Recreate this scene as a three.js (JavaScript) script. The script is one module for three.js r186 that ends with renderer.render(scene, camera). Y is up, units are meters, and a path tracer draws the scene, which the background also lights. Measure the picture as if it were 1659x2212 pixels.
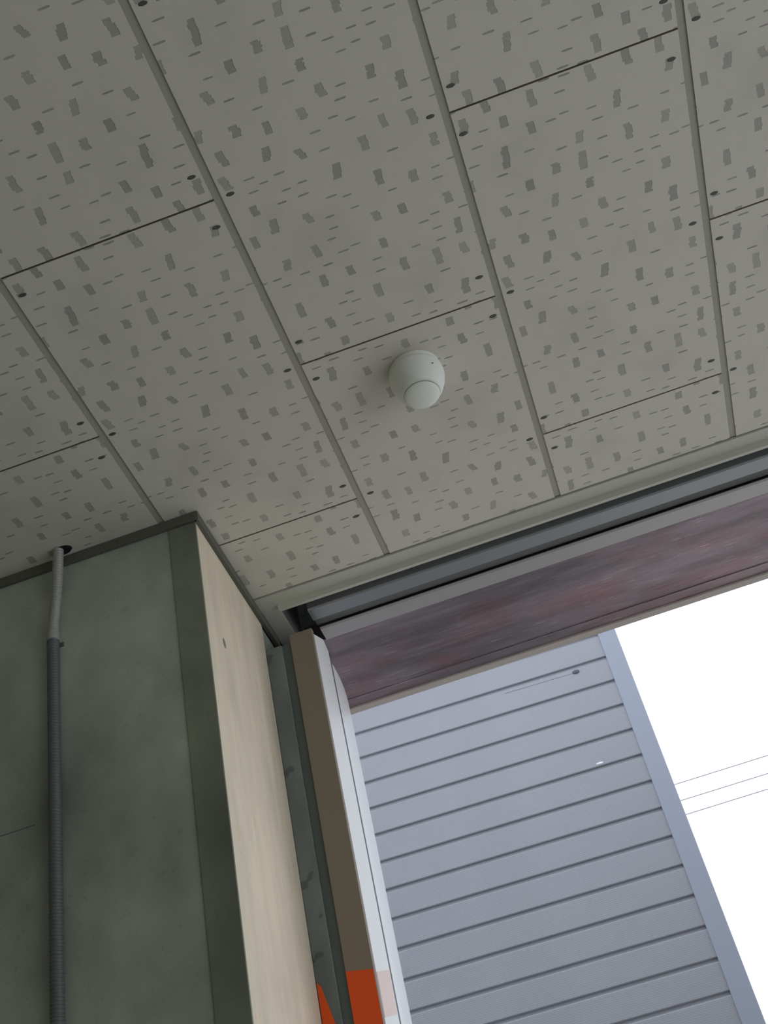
import * as THREE from 'three';
import { RoundedBoxGeometry } from 'three/addons/geometries/RoundedBoxGeometry.js';
import { mergeGeometries } from 'three/addons/utils/BufferGeometryUtils.js';

// ---------------------------------------------------------------- camera, sky, exposure
const H = 3.6;                                   // height of the ceiling above the floor
const scene = new THREE.Scene();
const camera = new THREE.PerspectiveCamera(2 * Math.atan(1106 / 2784.6) * 180 / Math.PI, 1659 / 2212, 0.05, 200);
{
  const m = new THREE.Matrix4().makeBasis(new THREE.Vector3(0.9423, -0.1813, -0.2815), new THREE.Vector3(0.3217, 0.7231, 0.6112), new THREE.Vector3(0.0927, -0.6665, 0.7397));
  camera.quaternion.setFromRotationMatrix(m).normalize();
  camera.position.set(0.7863, H - 2.1071, 1.3506);
}
scene.background = new THREE.Color().setRGB(2.0, 2.12, 2.35);   // even bright overcast sky
const renderer = new THREE.WebGLRenderer({ antialias: true });
renderer.toneMapping = THREE.LinearToneMapping;
renderer.toneMappingExposure = 0.76;
renderer.shadowMap.enabled = true;

// ---------------------------------------------------------------- helpers
let seed = 12345;
const rnd = () => { seed = (seed * 1664525 + 1013904223) >>> 0; return seed / 4294967296; };
const hash = (x, y, s) => { let h = (x * 374761393 + y * 668265263 + s * 2147483647) | 0; h = Math.imul(h ^ (h >>> 13), 1274126177); return ((h ^ (h >>> 16)) >>> 0) / 4294967296; };
const wrap = (a, n) => ((a % n) + n) % n;
function noise(x, y, s, px, py) {                // value noise that tiles every px, py cells
  const xi = Math.floor(x), yi = Math.floor(y), fx = x - xi, fy = y - yi, u = fx * fx * (3 - 2 * fx), v = fy * fy * (3 - 2 * fy);
  const g = (a, b) => hash(wrap(xi + a, px), wrap(yi + b, py), s);
  return (g(0, 0) * (1 - u) + g(1, 0) * u) * (1 - v) + (g(0, 1) * (1 - u) + g(1, 1) * u) * v;
}
function fbm(u, v, cx, cy, s, oct = 4) {         // u, v in 0..1
  let a = 0, w = 0.5, t = 0;
  for (let o = 0; o < oct; o++) { a += w * noise(u * cx, v * cy, s + o * 17, cx, cy); t += w; w *= 0.55; cx *= 2; cy *= 2; }
  return a / t;
}
const clamp = (v) => Math.max(0, Math.min(255, Math.round(v)));
function texture(w, h, fn, srgb) {
  const d = new Uint8Array(w * h * 4);
  for (let y = 0; y < h; y++) for (let x = 0; x < w; x++) {
    const c = fn((x + 0.5) / w, (y + 0.5) / h, x, y), i = (y * w + x) * 4;
    if (Array.isArray(c)) { d[i] = clamp(c[0]); d[i + 1] = clamp(c[1]); d[i + 2] = clamp(c[2]); } else d[i] = d[i + 1] = d[i + 2] = clamp(c);
    d[i + 3] = 255;
  }
  return finish(new THREE.DataTexture(d, w, h), srgb);
}
function finish(t, srgb) {
  t.wrapS = t.wrapT = THREE.RepeatWrapping; t.magFilter = THREE.LinearFilter; t.minFilter = THREE.LinearMipmapLinearFilter; t.generateMipmaps = true;
  if (srgb) t.colorSpace = THREE.SRGBColorSpace;
  t.needsUpdate = true; return t;
}
const std = (o) => new THREE.MeshStandardMaterial(o);
const taken = {};
function numbered(name) { const n = taken[name] = (taken[name] ?? -1) + 1; return n ? name + '_' + String(n).padStart(3, '0') : name; }
function mesh(name, geo, mat, parent, pos) {
  const m = new THREE.Mesh(geo, mat); m.name = numbered(name); m.castShadow = m.receiveShadow = true;
  if (pos) m.position.set(...pos);
  parent.add(m); return m;
}
function group(name, pos = [0, 0, 0]) { const g = new THREE.Group(); g.name = numbered(name); g.position.set(...pos); scene.add(g); return g; }
function tag(o, label, category, grp) { o.userData.label = label; o.userData.category = category; if (grp) o.userData.group = grp; return o; }
function struct(o, label) { o.userData.kind = 'structure'; if (label) { o.userData.label = label; } return o; }
// box between two corners, with uv in metres along the larger axes
function box(x0, x1, y0, y1, z0, z1) {
  const g = new THREE.BoxGeometry(x1 - x0, y1 - y0, z1 - z0); g.translate((x0 + x1) / 2, (y0 + y1) / 2, (z0 + z1) / 2);
  return metreUV(g);
}
function rbox(x0, x1, y0, y1, z0, z1, r = 0.002) {
  const g = new RoundedBoxGeometry(x1 - x0, y1 - y0, z1 - z0, 2, r); g.translate((x0 + x1) / 2, (y0 + y1) / 2, (z0 + z1) / 2);
  return metreUV(g);
}
function metreUV(g) {
  const p = g.attributes.position, n = g.attributes.normal, uv = new Float32Array(p.count * 2);
  for (let i = 0; i < p.count; i++) {
    const ax = Math.abs(n.getX(i)), ay = Math.abs(n.getY(i)), az = Math.abs(n.getZ(i)), x = p.getX(i), y = p.getY(i), z = p.getZ(i);
    if (ay >= ax && ay >= az) { uv[2 * i] = x; uv[2 * i + 1] = z; } else if (ax >= az) { uv[2 * i] = z; uv[2 * i + 1] = y; } else { uv[2 * i] = x; uv[2 * i + 1] = y; }
  }
  g.setAttribute('uv', new THREE.BufferAttribute(uv, 2)); return g;
}
// profile given as [z, y] points (y measured from the ceiling), swept along x from x0 to x1
function sweepX(pts, x0, x1, bevel = 0) {
  const s = new THREE.Shape(pts.map(([z, y]) => new THREE.Vector2(-z, y)));
  const g = new THREE.ExtrudeGeometry(s, { depth: x1 - x0, bevelEnabled: false });
  g.rotateY(Math.PI / 2);                        // shape x (-z) -> world z = -x ; depth -> +x
  g.translate(x0, 0, 0);
  return metreUV(g);
}

// ---------------------------------------------------------------- textures and materials
// patterned gypsum board: pale board with rough-edged sunk oblongs and short dashes
const BW = 0.455, BL = 0.91;
const boardTex = (() => {
  const w = 1024, h = 2048, col = new Uint8Array(w * h * 4), bmp = new Uint8Array(w * h * 4), depth = new Float32Array(w * h);
  const pxm = w / BW, occupied = [];
  const put = (x, y, v) => { const i = wrap(y, h) * w + wrap(x, w); depth[i] = Math.max(depth[i], v); };
  const free = (cx, cy, r) => { for (const [a, b, q] of occupied) { const dx = Math.abs(a - cx), dy = Math.abs(b - cy); if (Math.hypot(Math.min(dx, w - dx), Math.min(dy, h - dy)) < r + q) return false; } return true; };
  let n = 0;
  for (let t = 0; t < 60000 && n < 66; t++) {     // oblongs, long side along the board
    const cx = rnd() * w, cy = rnd() * h; if (!free(cx, cy, 0.0262 * pxm)) continue;
    occupied.push([cx, cy, 0.0262 * pxm]); n++;
    const ww = (0.0138 + rnd() * 0.003) * pxm, hh = (0.023 + rnd() * rnd() * 0.027) * pxm, k = 3 + Math.floor(rnd() * 4), str = 0.7 + 0.3 * rnd();
    let lean = (rnd() - 0.5) * 0.012 * pxm;
    for (let q = 0; q < k; q++) {
      const y0 = cy - hh / 2 + hh * q / k, y1 = y0 + hh / k, ox = cx + (rnd() - 0.5) * 0.0034 * pxm + lean * (q / k - 0.5), l = ww * (0.86 + 0.2 * rnd());
      for (let y = Math.floor(y0); y <= y1; y++) for (let x = Math.floor(ox - l / 2 + (rnd() - 0.5) * 3); x < ox + l / 2 + (rnd() - 0.5) * 3; x++)
        put(x, y, str * (0.84 + 0.16 * Math.sin(y * 1.1) + 0.12 * (rnd() - 0.5)));
    }
  }
  n = 0;
  for (let t = 0; t < 90000 && n < 92; t++) {    // dashes across the board
    const cx = rnd() * w, cy = rnd() * h; if (!free(cx, cy, 0.0125 * pxm)) continue;
    occupied.push([cx, cy, 0.0125 * pxm]); n++;
    const l = (0.017 + rnd() * 0.006) * pxm, th = (0.0028 + rnd() * 0.0012) * pxm, str = 0.85 + 0.3 * rnd();
    for (let x = Math.floor(-l / 2); x <= l / 2; x++) { const e = th * (0.75 + 0.35 * rnd()) * (1 - 0.5 * Math.pow(Math.abs(x) / (l / 2), 4)); for (let y = Math.floor(-e / 2); y <= e / 2; y++) put(Math.round(cx + x), Math.round(cy + y), str); }
  }
  for (let y = 0; y < h; y++) for (let x = 0; x < w; x++) {
    const i = y * w + x, d = depth[i], u = x / w, v = y / h;
    const stain = fbm(u, v, 3, 6, 5, 4), grain = (hash(x, y, 3) - 0.5) * 9, k = 1 - 0.14 * Math.max(0, stain - 0.52);
    const s = 1 - 0.23 * Math.min(1.1, d);
    col[i * 4] = clamp((213 + grain) * k * s); col[i * 4 + 1] = clamp((206 + grain) * k * s); col[i * 4 + 2] = clamp((196 + grain) * k * s); col[i * 4 + 3] = 255;
    const b = clamp(235 - 190 * Math.min(1, d) + (hash(x, y, 9) - 0.5) * 26); bmp[i * 4] = bmp[i * 4 + 1] = bmp[i * 4 + 2] = b; bmp[i * 4 + 3] = 255;
  }
  return { map: finish(new THREE.DataTexture(col, w, h), true), bump: finish(new THREE.DataTexture(bmp, w, h)) };
})();
const M = {};
M.board = std({ map: boardTex.map, bumpMap: boardTex.bump, bumpScale: 0.0012, roughness: 0.92 });
M.boardEdge = std({ color: 0x968d7e, roughness: 1 });      // brown-grey board edge, darkened to put shade into the short joints
M.jointStrip = std({ color: 0xaeaa9c, roughness: 0.8 });
M.plenum = std({ color: 0x8f8b82, roughness: 1 });
M.screw = std({ color: 0x5c5a52, roughness: 0.6, metalness: 0.3 });

const concreteMap = texture(1024, 1024, (u, v, x, y) => {
  const big = fbm(u, v, 4, 3, 21, 5), mid = fbm(u, v, 11, 8, 40, 4), fine = hash(x, y, 4) - 0.5, run = fbm(u, v, 14, 2, 77, 3);
  const pores = fbm(u, v, 90, 90, 61, 2) > 0.83 ? -8 : 0;
  const k = 1 + (big - 0.5) * 0.5 + (mid - 0.5) * 0.18 + (run - 0.5) * 0.12;
  return [(152 + fine * 8 + pores) * k, (159 + fine * 8 + pores) * k, (147 + fine * 8 + pores) * (k * 0.97 + 0.03)];
}, true);
const concreteBump = texture(512, 512, (u, v, x, y) => 128 + (fbm(u, v, 24, 24, 31, 4) - 0.5) * 90 + (hash(x, y, 8) - 0.5) * 30);
for (const t of [concreteMap, concreteBump]) t.repeat.set(0.9, 0.9);
M.concrete = std({ map: concreteMap, bumpMap: concreteBump, bumpScale: 0.002, roughness: 0.93 });
const creamMap = texture(512, 1024, (u, v, x, y) => {
  const a = fbm(u, v, 5, 4, 101, 4), b = fbm(u, v, 20, 6, 120, 3), g = (hash(x, y, 5) - 0.5) * 6;
  const mark = fbm(u, v, 30, 30, 140, 2) > 0.86 ? -8 : 0, k = 1 + (a - 0.5) * 0.16 + (b - 0.5) * 0.08;
  return [(222 + g + mark) * k, (211 + g + mark) * (k * 0.985), (184 + g + mark) * k];
}, true);
creamMap.repeat.set(2, 1);
M.cream = std({ map: creamMap, bumpMap: concreteBump, bumpScale: 0.001, roughness: 0.8 });
M.cornerShading = std({ map: concreteMap, color: 0xc6c6bc, roughness: 0.85 });  // concrete tinted darker to paint in the soft shading at the pier corner
M.ceilingTrim = std({ color: 0x5f5f54, roughness: 0.7 });
M.edgeBand = std({ color: 0xc2c1b6, roughness: 0.55 });
M.railMetal = std({ color: 0x9a9b9e, roughness: 0.38, metalness: 0.55 });
M.flange = std({ color: 0xb3adad, roughness: 0.4, metalness: 0.3 });
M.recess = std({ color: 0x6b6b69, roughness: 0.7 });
const rustMap = texture(1024, 512, (u, v, x, y) => {
  const s1 = fbm(u, v, 5, 9, 201, 5), s2 = fbm(u, v, 10, 60, 230, 3), red = fbm(u, v, 7, 5, 260, 4), f = (hash(x, y, 6) - 0.5) * 10;
  const sc = fbm(u, v, 16, 180, 300, 2), scratch = sc > 0.83 ? 40 : 0;
  const k = 1.0 + (s1 - 0.5) * 0.5 + (s2 - 0.5) * 0.16, r = Math.max(0, red - 0.5) * 2.2;
  return [(137 + f + scratch) * k * (1 + 0.04 * r), (124 + f + scratch) * k * (1 - 0.15 * r), (129 + f + scratch) * k * (1 - 0.15 * r)];
}, true);
rustMap.repeat.set(0.9, 2.4);
const rustBump = texture(512, 256, (u, v, x, y) => 128 + (fbm(u, v, 12, 30, 401, 4) - 0.5) * 120);
rustBump.repeat.set(0.9, 2.4);
M.rustySteel = std({ map: rustMap, bumpMap: rustBump, bumpScale: 0.0012, roughness: 0.36, metalness: 0.4 });
M.lip = std({ color: 0xbcb0a8, roughness: 0.6 });
const postMap = texture(256, 1024, (u, v, x, y) => {
  const a = fbm(u, v, 3, 10, 501, 4), c = fbm(u, v, 6, 30, 520, 3) > 0.72 ? -22 : 0, g = (hash(x, y, 2) - 0.5) * 6, k = 1 + (a - 0.5) * 0.4;
  return [(114 + g + c) * k, (121 + g + c) * k, (119 + g + c) * k];
}, true);
postMap.repeat.set(4, 0.8);
M.bluePost = std({ map: postMap, roughness: 0.6, metalness: 0.1 });
M.groove = std({ color: 0x59625f, roughness: 0.7 });
M.brownPanel = std({ color: 0x8b7f70, roughness: 0.7 });
M.aluminium = std({ color: 0xf0f0ee, roughness: 0.4, metalness: 0.0 });
M.polished = std({ color: 0xf3f2f4, roughness: 0.3, metalness: 0.0 });
M.gap_shade = std({ color: 0x6a6a70, roughness: 0.8 });
M.orange = std({ color: 0xf2560c, roughness: 0.6 });
M.pink = std({ color: 0xe6cfc6, roughness: 0.6 });
M.conduit = std({ color: 0xa8a9a2, roughness: 0.45, metalness: 0.15 });
M.conduitDark = std({ color: 0x646b69, roughness: 0.5, metalness: 0.1 });
M.holeBlack = std({ color: 0x0d0d0c, roughness: 0.9 });
M.detector = std({ color: 0xe9ebe2, roughness: 0.5 });
M.detectorSeam = std({ color: 0x8a8c84, roughness: 0.7 });
const sidingMap = texture(512, 512, (u, v, x, y) => { const a = fbm(u, v, 4, 6, 601, 4), k = 1 + (a - 0.5) * 0.07, g = (hash(x, y, 7) - 0.5) * 5; return [(147 + g) * k, (149 + g) * k, (155 + g) * k]; }, true);
sidingMap.repeat.set(0.6, 0.6);
const ribBump = texture(8, 256, (u, v) => 128 + 110 * Math.sin(v * Math.PI * 2 * 16) * 1);
ribBump.repeat.set(1, 1 / 0.144 );
M.siding = std({ map: sidingMap, bumpMap: ribBump, bumpScale: 0.00035, roughness: 0.55, metalness: 0.05 });
M.sidingTrim = std({ color: 0x949aa8, roughness: 0.5 });
M.mark = std({ color: 0x5a5f68, roughness: 0.9 });
M.whiteMark = std({ color: 0xe8ebf2, roughness: 0.7 });
M.wire = std({ color: 0x9a9b9c, roughness: 0.7 });
M.floor = std({ map: concreteMap, color: 0xffffff, roughness: 0.8 });
M.paleWall = std({ color: 0xb9b4a4, roughness: 0.9 });
M.asphalt = std({ color: 0xb6b4ae, bumpMap: concreteBump, bumpScale: 0.003, roughness: 0.95 });
M.outerWall = std({ color: 0xb4b2aa, roughness: 0.9 });
M.grayConcrete = std({ map: concreteMap, roughness: 0.95 });

// ---------------------------------------------------------------- the shell of the room
const X0 = -2.2, X1 = 4.6, ZB = 4.4, ZO = -1.775;   // left, right, back, outer face of the door wall
struct(mesh('floor', box(X0, X1, -0.2, 0, ZO, ZB), M.floor, scene));
struct(mesh('wall_back', box(X0 - 0.2, X1 + 0.2, 0, H, ZB, ZB + 0.2), M.paleWall, scene));
struct(mesh('wall_far_left', box(X0 - 0.2, X0, 0, H, -0.777, ZB), M.paleWall, scene)).name = 'wall_side';
// the right wall has a wide open shutter doorway of its own (outside the frame); its light comes in over the floor
struct(mesh('wall_right', mergeGeometries([box(X1, X1 + 0.2, 0, H, ZO, -0.7), box(X1, X1 + 0.2, 0, H, 3.7, ZB), box(X1, X1 + 0.2, 3.3, H, -0.7, 3.7)]), M.paleWall, scene));
struct(mesh('roof_slab', box(X0 - 0.2, X1 + 0.2, H + 0.24, H + 0.42, ZO, ZB + 0.2), M.grayConcrete, scene));
struct(mesh('ground', box(-40, 40, -0.3, -0.06, -60, ZO), M.asphalt, scene));
struct(mesh('parapet_wall', box(X0 - 0.2, X1 + 0.2, H + 0.06, H + 1.2, ZO - 0.0, ZO + 0.17), M.outerWall, scene));

// ceiling: boards in running bond on a backing, wide recessed joints along, hairline joints across
const ceiling = struct(group('ceiling', [0, H, 0]));
mesh('backing', box(X0, X1, 0.11, 0.13, -1.19, ZB), M.plenum, ceiling);      // deck above the hollow over the boards
{
  const cache = new Map(), gapLong = 0.008, gapShort = 0.0021, T = 0.0095;
  const boardGeo = (x0, x1, za, zb, flip) => {     // za nearer the door than zb, all relative to the full board's corner
    const key = [x0, x1, za, zb, flip].map((v) => (+v).toFixed(4)).join(); if (cache.has(key)) return cache.get(key);
    const c = 0.0016, p = [], idx = [];
    const g = new THREE.BoxGeometry(x1 - x0, T, zb - za); g.translate((x0 + x1) / 2, T / 2, (za + zb) / 2);
    const P = g.attributes.position, uv = g.attributes.uv;
    for (let i = 0; i < P.count; i++) { let a = P.getX(i) / BW, b = P.getZ(i) / BL; if (flip) { a = 1 - a; b = 1 - b; } uv.setXY(i, a, b); }
    cache.set(key, g); return g;
  };
  const screwGeo = new THREE.CylinderGeometry(0.0062, 0.005, 0.0016, 12); screwGeo.scale(1.5, 1, 0.75);
  const strips = [];
  for (let s = -5; s < 11; s++) {
    const xs = s * BW, xe = Math.min(xs + BW, X1), left = Math.max(xs, X0); if (left >= xe - 0.03) continue;
    strips.push(xs);
    for (let k = -7; k < 3; k++) {
      const u0 = (k + (wrap(s, 2) ? 0.5 : 0)) * BL, zA = -(u0 + BL), zB = -u0;          // zA nearer the door
      const a = Math.max(zA, -1.143), b = Math.min(zB, ZB); if (b - a < 0.02) continue;
      const flip = (s * 3 + k * 5) % 2 !== 0;
      const bx0 = left - xs + gapLong, bx1 = xe - xs - gapLong;
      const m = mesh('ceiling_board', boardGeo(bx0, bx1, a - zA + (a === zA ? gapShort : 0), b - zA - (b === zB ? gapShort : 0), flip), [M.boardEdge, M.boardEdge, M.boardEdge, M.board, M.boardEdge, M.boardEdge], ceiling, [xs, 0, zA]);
      if (s >= -2 && s <= 3 && zB > -1.2 && zA < 0.75)
        for (const dz of [0.057, BL / 2, BL - 0.057]) for (const dx of [0.024, BW - 0.027]) {
          const z = zA + dz; if (z < a + 0.015 || z > b - 0.015) continue;
          mesh('screw', screwGeo, M.screw, m, [dx + (rnd() - 0.5) * 0.008, -0.0003, dz + (rnd() - 0.5) * 0.014]);
        }
    }
  }
  for (const xs of strips) mesh('joint_strip', box(xs - gapLong + 0.0002, xs + gapLong - 0.0002, 0.0026, 0.0104, -1.143, ZB), M.jointStrip, ceiling);
}

// concrete pier on the left of the doorway
const XJ = 0.08, ZF = -0.777, ZP = -1.222;
const pier = struct(group('wall_left'));
mesh('concrete_face', box(X0 - 0.2, XJ - 0.004, 0, H, ZO, ZF), M.concrete, pier);
mesh('painted_side', box(XJ - 0.004, XJ, 0, H, ZP, ZF - 0.002), M.cream, pier).userData.label = 'cream painted side of the pier';
mesh('corner_shading', rbox(XJ - 0.066, XJ + 0.0015, 0, H - 0.028, ZF - 0.004, ZF + 0.003, 0.0012), M.cornerShading, pier).userData.label = 'added darker strip painting in the soft shading along the corner';
mesh('scuff', new THREE.SphereGeometry(0.009, 14, 10).scale(0.06, 1.5, 1.1), std({ color: 0x8a8268, roughness: 0.9 }), pier, [XJ, H - 0.312, -0.887]);
mesh('crack_line', box(-0.46, -0.33, H - 0.693, H - 0.691, ZF - 0.002, ZF + 0.0004), M.groove, pier);

// ceiling moulding round the pier
const trim1 = struct(group('trim_1'));
mesh('front_moulding', rbox(X0, XJ + 0.007, H - 0.027, H - 0.001, ZF, ZF + 0.009, 0.0015), M.ceilingTrim, trim1);
mesh('side_moulding', rbox(XJ, XJ + 0.011, H - 0.027, H - 0.001, -1.34, ZF + 0.008, 0.0015), M.ceilingTrim, trim1);

// band along the ceiling edge above the doorway
const trim2 = struct(group('trim_2', [0, H, 0]));
mesh('edge_band', sweepX([[-1.147, 0.004], [-1.147, -0.004], [-1.192, -0.004], [-1.2, -0.004], [-1.2, 0.004]], XJ + 0.001, X1), M.edgeBand, trim2);
mesh('drip_lip', sweepX([[-1.190, -0.004], [-1.1905, -0.021], [-1.2, -0.021], [-1.2, 0.06], [-1.196, 0.06], [-1.196, -0.004]], 0.139, X1), M.edgeBand, trim2);

// ---------------------------------------------------------------- the shutter doorway
const XR = 4.2;                                   // right end of the opening, outside the frame
const door = struct(group('door_1'), 'large shutter doorway with steel head rails, rusty soffit and white side guides');
mesh('slot_lining', mergeGeometries([box(0.14, XR, H + 0.16, H + 0.17, -1.40, -1.2), box(0.13, 0.14, H, H + 0.17, -1.40, -1.2), box(0.08, XR, H + 0.05, H + 0.17, -1.44, -1.43), box(0.15, XR, H + 0.05, H + 0.06, -1.43, -1.399)]), M.recess, door);
mesh('head_plate', box(XJ + 0.012, 0.1385, H - 0.003, H + 0.01, -1.40, -1.2), M.edgeBand, door);
mesh('head_rail', sweepX([[-1.252, H + 0.001], [-1.256, H - 0.003], [-1.302, H - 0.003], [-1.307, H + 0.001], [-1.307, H + 0.09], [-1.252, H + 0.09]], 0.2, XR), M.railMetal, door);
mesh('rail_shoulder', box(0.2, XR, H + 0.010, H + 0.06, -1.3425, -1.307), M.recess, door);
mesh('head_flange', sweepX([[-1.343, H], [-1.347, H - 0.004], [-1.397, H - 0.004], [-1.399, H - 0.002], [-1.399, H + 0.002], [-1.343, H + 0.002]], 0.205, XR), M.flange, door);
mesh('soffit', box(0.15, XR, H, H + 0.05, -1.748, -1.399), M.rustySteel, door).userData.label = 'weathered rust-brown steel soffit';
mesh('soffit_seam', rbox(0.165, XR, H - 0.003, H + 0.001, -1.709, -1.702, 0.001), M.rustySteel, door);
mesh('soffit_lip', rbox(0.15, XR, H - 0.006, H + 0.05, ZO, -1.748, 0.002), M.lip, door);
// left guide: blue grey post, groove, brown panel, white strips
mesh('guide_post', rbox(XJ - 0.001, 0.124, 0, H - 0.108, -1.32, -1.2225, 0.003), M.bluePost, door);
mesh('guide_groove', box(0.124, 0.147, 0, H - 0.108, -1.32, -1.2275), M.groove, door);
mesh('jamb_panel', rbox(0.147, 0.2085, 0, H - 0.085, -1.24, -1.2225, 0.002), M.brownPanel, door);
mesh('jamb_back', box(XJ, 0.148, 0, H, ZO, -1.42), M.brownPanel, door);
{
  const strip = (pts, y1, name, mat) => {           // plan [x, z] extruded upwards
    const g = new THREE.ExtrudeGeometry(new THREE.Shape(pts.map(([x, z]) => new THREE.Vector2(x, -z))), { depth: y1, bevelEnabled: false, curveSegments: 10 });
    g.rotateX(-Math.PI / 2); return mesh(name, metreUV(g), mat, door);
  };
  {
    const g = new THREE.ExtrudeGeometry(new THREE.Shape([[0, -H], [0.2122, -H], [0.2122, -0.002], [0.155, -0.002], [0, -0.094]].map(([x, y]) => new THREE.Vector2(x, y))), { depth: 0.011, bevelEnabled: false });
    g.translate(0, 0, -0.011); g.rotateY(Math.PI / 2 + Math.atan2(0.016, 0.2115)); g.translate(0.2085, H, -1.2405);
    mesh('jamb_strip', metreUV(g), M.aluminium, door).userData.label = 'flat white strip of the guide';
  }
  strip([[0.150, -1.452], [0.1915, -1.452], [0.1895, -1.482], [0.150, -1.482]], H - 0.002, 'gap_shade', M.gap_shade);  // grey strip painting in the shade of the gap between the white strips
  const r = [[0.150, -1.482], [0.168, -1.482]];
  for (let i = 0; i <= 16; i++) { const t = i / 16, z = -1.482 - 0.284 * t; r.push([0.1765 - 0.026 * t + 0.0155 * Math.pow(Math.sin(Math.PI * Math.min(1, 0.06 + 0.9 * t)), 0.6), z]); }
  r.push([0.150, -1.766]);
  strip(r, H - 0.001, 'guide_edge', M.polished).userData.label = 'shiny rounded outer edge of the guide';
}
mesh('right_jamb', box(XR, X1, 0, H, ZO, -1.2), M.paleWall, door);
mesh('head_infill', box(X0, X1, H + 0.05, H + 0.24, ZO, -1.42), M.grayConcrete, door);

// orange tape, and its pink reflection painted on the guide as a patch
function patch(name, pts, z, t, mat) {              // polygon [x, y below ceiling] facing the room
  const g = new THREE.ExtrudeGeometry(new THREE.Shape(pts.map(([x, y]) => new THREE.Vector2(x, H + y))), { depth: t, bevelEnabled: false });
  g.translate(0, 0, z); return mesh(name, g, mat, scene);
}
tag(patch('tape', [[0.1485, -0.985], [0.2075, -0.997], [0.2075, -1.34], [0.1485, -1.34]], -1.2224, 0.0012, M.orange), 'bright orange tape rectangle on the brown panel beside the white strip', 'tape');
tag(patch('tape', [[XJ + 0.0025, -0.99], [0.0905, -1.0], [0.1145, -1.11], [0.1145, -1.34], [XJ + 0.0025, -1.34]], -1.2224, 0.0012, M.orange), 'slant-cut orange tape on the blue grey post next to the cream pier side', 'tape');
{
  const g = new THREE.ExtrudeGeometry(new THREE.Shape([[0.004, -0.995], [0.2, -0.915], [0.2, -1.018], [0.004, -1.093]].map(([x, y]) => new THREE.Vector2(x, y))), { depth: 0.0008, bevelEnabled: false });
  g.rotateY(Math.PI / 2 + Math.atan2(0.016, 0.2115));
  tag(mesh('tape_reflection', g, M.pink, scene, [0.2086, H, -1.2405]), 'pale pink patch painting a reflection on the white strip beside the orange tape', 'tape_reflection');
}

// ---------------------------------------------------------------- smoke detector
{
  const d = tag(group('smoke_detector', [0.687, H, -0.577]), 'round white smoke detector with a stepped dome on the ceiling', 'smoke detector');
  const lathe = (pts) => new THREE.LatheGeometry(pts.map(([r, y]) => new THREE.Vector2(r, y)), 64);
  mesh('mounting_base', lathe([[0, 0], [0.055, 0], [0.0575, -0.002], [0.0575, -0.012], [0.056, -0.0135], [0, -0.0135]].reverse()), M.detector, d);
  mesh('body', lathe([[0, -0.0135], [0.055, -0.0135], [0.0605, -0.017], [0.0615, -0.024], [0.061, -0.035], [0.0575, -0.05], [0.0515, -0.065], [0.0445, -0.077], [0.0405, -0.0825], [0, -0.0825]].reverse()), M.detector, d);
  mesh('seam', lathe([[0, -0.0825], [0.0392, -0.0825], [0.0392, -0.0834], [0, -0.0834]].reverse()), M.detectorSeam, d);
  mesh('dome', lathe([[0, -0.0834], [0.0397, -0.0834], [0.0388, -0.086], [0.034, -0.0895], [0.025, -0.093], [0.013, -0.095], [0, -0.0955]].reverse()), M.detector, d);
  const led = new THREE.SphereGeometry(0.0022, 12, 8); led.scale(1.4, 0.5, 1);
  mesh('indicator', led, M.detectorSeam, d, [0.043, -0.044, 0.041]);
}

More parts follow.
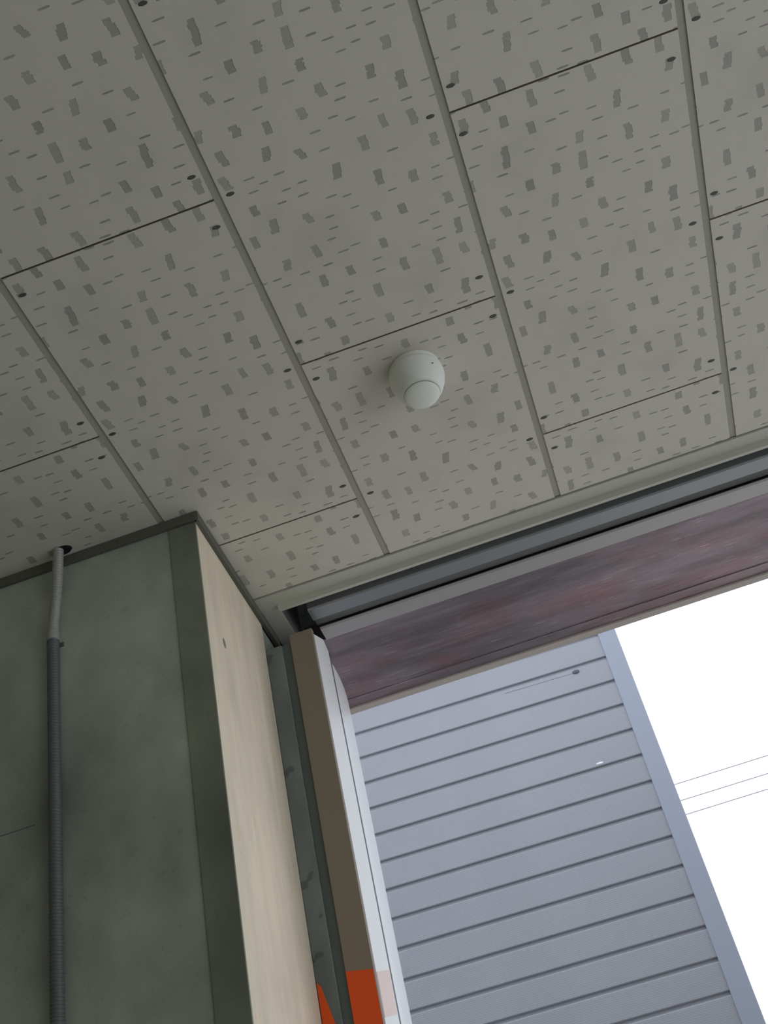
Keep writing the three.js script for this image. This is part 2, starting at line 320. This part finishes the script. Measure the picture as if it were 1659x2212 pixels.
// ---------------------------------------------------------------- conduit on the pier
{
  const c = tag(group('conduit', [-0.27, H, ZF]), 'grey ribbed flexible conduit running down the concrete pier', 'conduit');
  const ribbed = (path, r0, r1, pitch, segs) => {
    const L = path.getLength(), n = Math.round(L / pitch) * 4, fr = path.computeFrenetFrames(n, false), pos = [], ind = [];
    for (let i = 0; i <= n; i++) {
      const p = path.getPointAt(i / n), q = i % 4, r = q === 0 ? r0 : q === 2 ? r1 : (r0 + r1) / 2 + (r1 - r0) * 0.25;
      for (let j = 0; j <= segs; j++) { const a = j / segs * Math.PI * 2, s = Math.sin(a) * r, k = Math.cos(a) * r; pos.push(p.x + fr.normals[i].x * k + fr.binormals[i].x * s, p.y + fr.normals[i].y * k + fr.binormals[i].y * s, p.z + fr.normals[i].z * k + fr.binormals[i].z * s); }
    }
    for (let i = 0; i < n; i++) for (let j = 0; j < segs; j++) { const a = i * (segs + 1) + j, b = a + segs + 1; ind.push(a, b, a + 1, b, b + 1, a + 1); }
    const g = new THREE.BufferGeometry(); g.setAttribute('position', new THREE.Float32BufferAttribute(pos, 3)); g.setAttribute('uv', new THREE.Float32BufferAttribute(new Float32Array(pos.length / 3 * 2), 2)); g.setIndex(ind); g.computeVertexNormals(); return g;
  };
  const V = (x, y, z) => new THREE.Vector3(x + 0.27, y, z - ZF);
  mesh('ribbed_tube', ribbed(new THREE.CatmullRomCurve3([V(-0.250, -0.0005, -0.741), V(-0.2545, -0.04, -0.747), V(-0.264, -0.12, -0.756), V(-0.274, -0.2, -0.760), V(-0.2775, -0.236, -0.7625)]), 0.0092, 0.0128, 0.0072, 20), M.conduit, c).userData.label = 'pale upper length of ribbed tube';
  mesh('lower_tube', ribbed(new THREE.LineCurve3(V(-0.2785, -0.245, -0.7645), V(-0.2815, -3.59, -0.7645)), 0.0108, 0.0143, 0.0074, 20), M.conduitDark, c);
  const cp = new THREE.LatheGeometry([[0.0095, 0.013], [0.0135, 0.013], [0.0145, 0.011], [0.0145, -0.01], [0.0135, -0.013], [0.0095, -0.013]].reverse().map(([r, y]) => new THREE.Vector2(r, y)), 24);
  mesh('coupling', cp, M.conduit, c, [-0.0078, -0.236, 0.0145]);
  mesh('saddle_clip', mergeGeometries([box(-0.026, 0.012, -0.262, -0.25, 0.0003, 0.002), metreUV(new THREE.TorusGeometry(0.0135, 0.0012, 8, 24, Math.PI).rotateX(-Math.PI / 2 + Math.PI).translate(-0.0085, -0.256, 0.0125))].map((g) => g.index ? g.toNonIndexed() : g)), M.conduitDark, c);
  const gr = new THREE.CylinderGeometry(0.02, 0.018, 0.004, 24); gr.scale(1.15, 1, 0.7);
  mesh('hole_patch', gr, M.holeBlack, c, [0.028, -0.0022, 0.0295]);  // black disc painting in the dark of the cable hole
}

// ---------------------------------------------------------------- building across the lane
const bld = tag(group('building', [1.085, 0, -4.165]), 'building clad in blue grey horizontal metal siding boards with a smooth corner trim', 'building');
bld.rotation.y = THREE.MathUtils.degToRad(1.5);
{
  const SP = 0.1434, WID = 5.2, TR = 0.082, top = 6.4;
  const yRef = H + 1.178;                          // groove seen first below the soffit near the corner
  const prof = [[0, 0.0], [-0.016, 0.0], [-0.016, 0.0135], [-0.009, 0.0155], [0, 0.027], [0, SP - 0.0005], [-0.03, SP - 0.0005], [-0.03, 0.0]];
  // y is measured up from the bottom of a board; its top bevel faces the sky
  const pts = [[0, 0.003], [-0.003, 0], [-0.022, 0], [-0.022, SP], [-0.0125, SP], [-0.0125, SP - 0.013], [-0.004, SP - 0.018], [0, SP - 0.025]];
  const g = sweepX(pts.map(([z, y]) => [z, y]), -WID, -TR);
  for (let k = -13; k < 34; k++) {
    const yb = yRef - k * SP; if (yb < 0.12 || yb + SP > top) continue;
    mesh('siding_board', g, M.siding, bld, [0, yb, 0]);
  }
  mesh('wall_core', box(-WID, -0.02, -0.05, top, -4, -0.0225), M.outerWall, bld);
  mesh('corner_trim', rbox(-TR - 0.002, 0.006, 0, top, -0.09, 0.007, 0.005), M.sidingTrim, bld).userData.label = 'smooth pale blue corner trim';
  mesh('plinth', box(-WID, 0, -0.05, 0.2, -0.022, 0.004), M.grayConcrete, bld);
  mesh('roof_cap', rbox(-WID - 0.05, 0.05, top, top + 0.1, -4.05, 0.05, 0.01), M.sidingTrim, bld);
  // a dark fixing with its scratch, and a pale scuff
  mesh('fixing', new THREE.SphereGeometry(0.014, 14, 10).scale(1.3, 0.8, 0.4), M.mark, bld, [-0.25, H + 1.425, 0.002]);
  mesh('scratch', box(-0.62, -0.27, -0.0008, 0.0008, -0.0005, 0.0005).rotateZ(-0.012), M.mark, bld, [0, H + 1.419, 0]);
  mesh('scuff', new THREE.SphereGeometry(0.014, 12, 8).scale(1.3, 0.35, 0.08), M.whiteMark, bld, [-0.285, H + 0.905, 0.0]);
}

// ---------------------------------------------------------------- overhead wires far behind
for (const [y, w] of [[8.717, 'highest'], [8.39, 'middle'], [8.113, 'lowest']]) {
  const pts = []; for (let i = 0; i <= 24; i++) { const x = -26 + 60 * i / 24; pts.push(new THREE.Vector3(x, H + y + 0.0003 * (x - 3) * (x - 3), -20)); }
  tag(mesh('overhead_wire', new THREE.TubeGeometry(new THREE.CatmullRomCurve3(pts), 60, 0.009, 6), M.wire, scene), w + ' of the three thin overhead wires crossing the white sky', 'wire', 'overhead wires across the sky');
}
renderer.render(scene, camera);
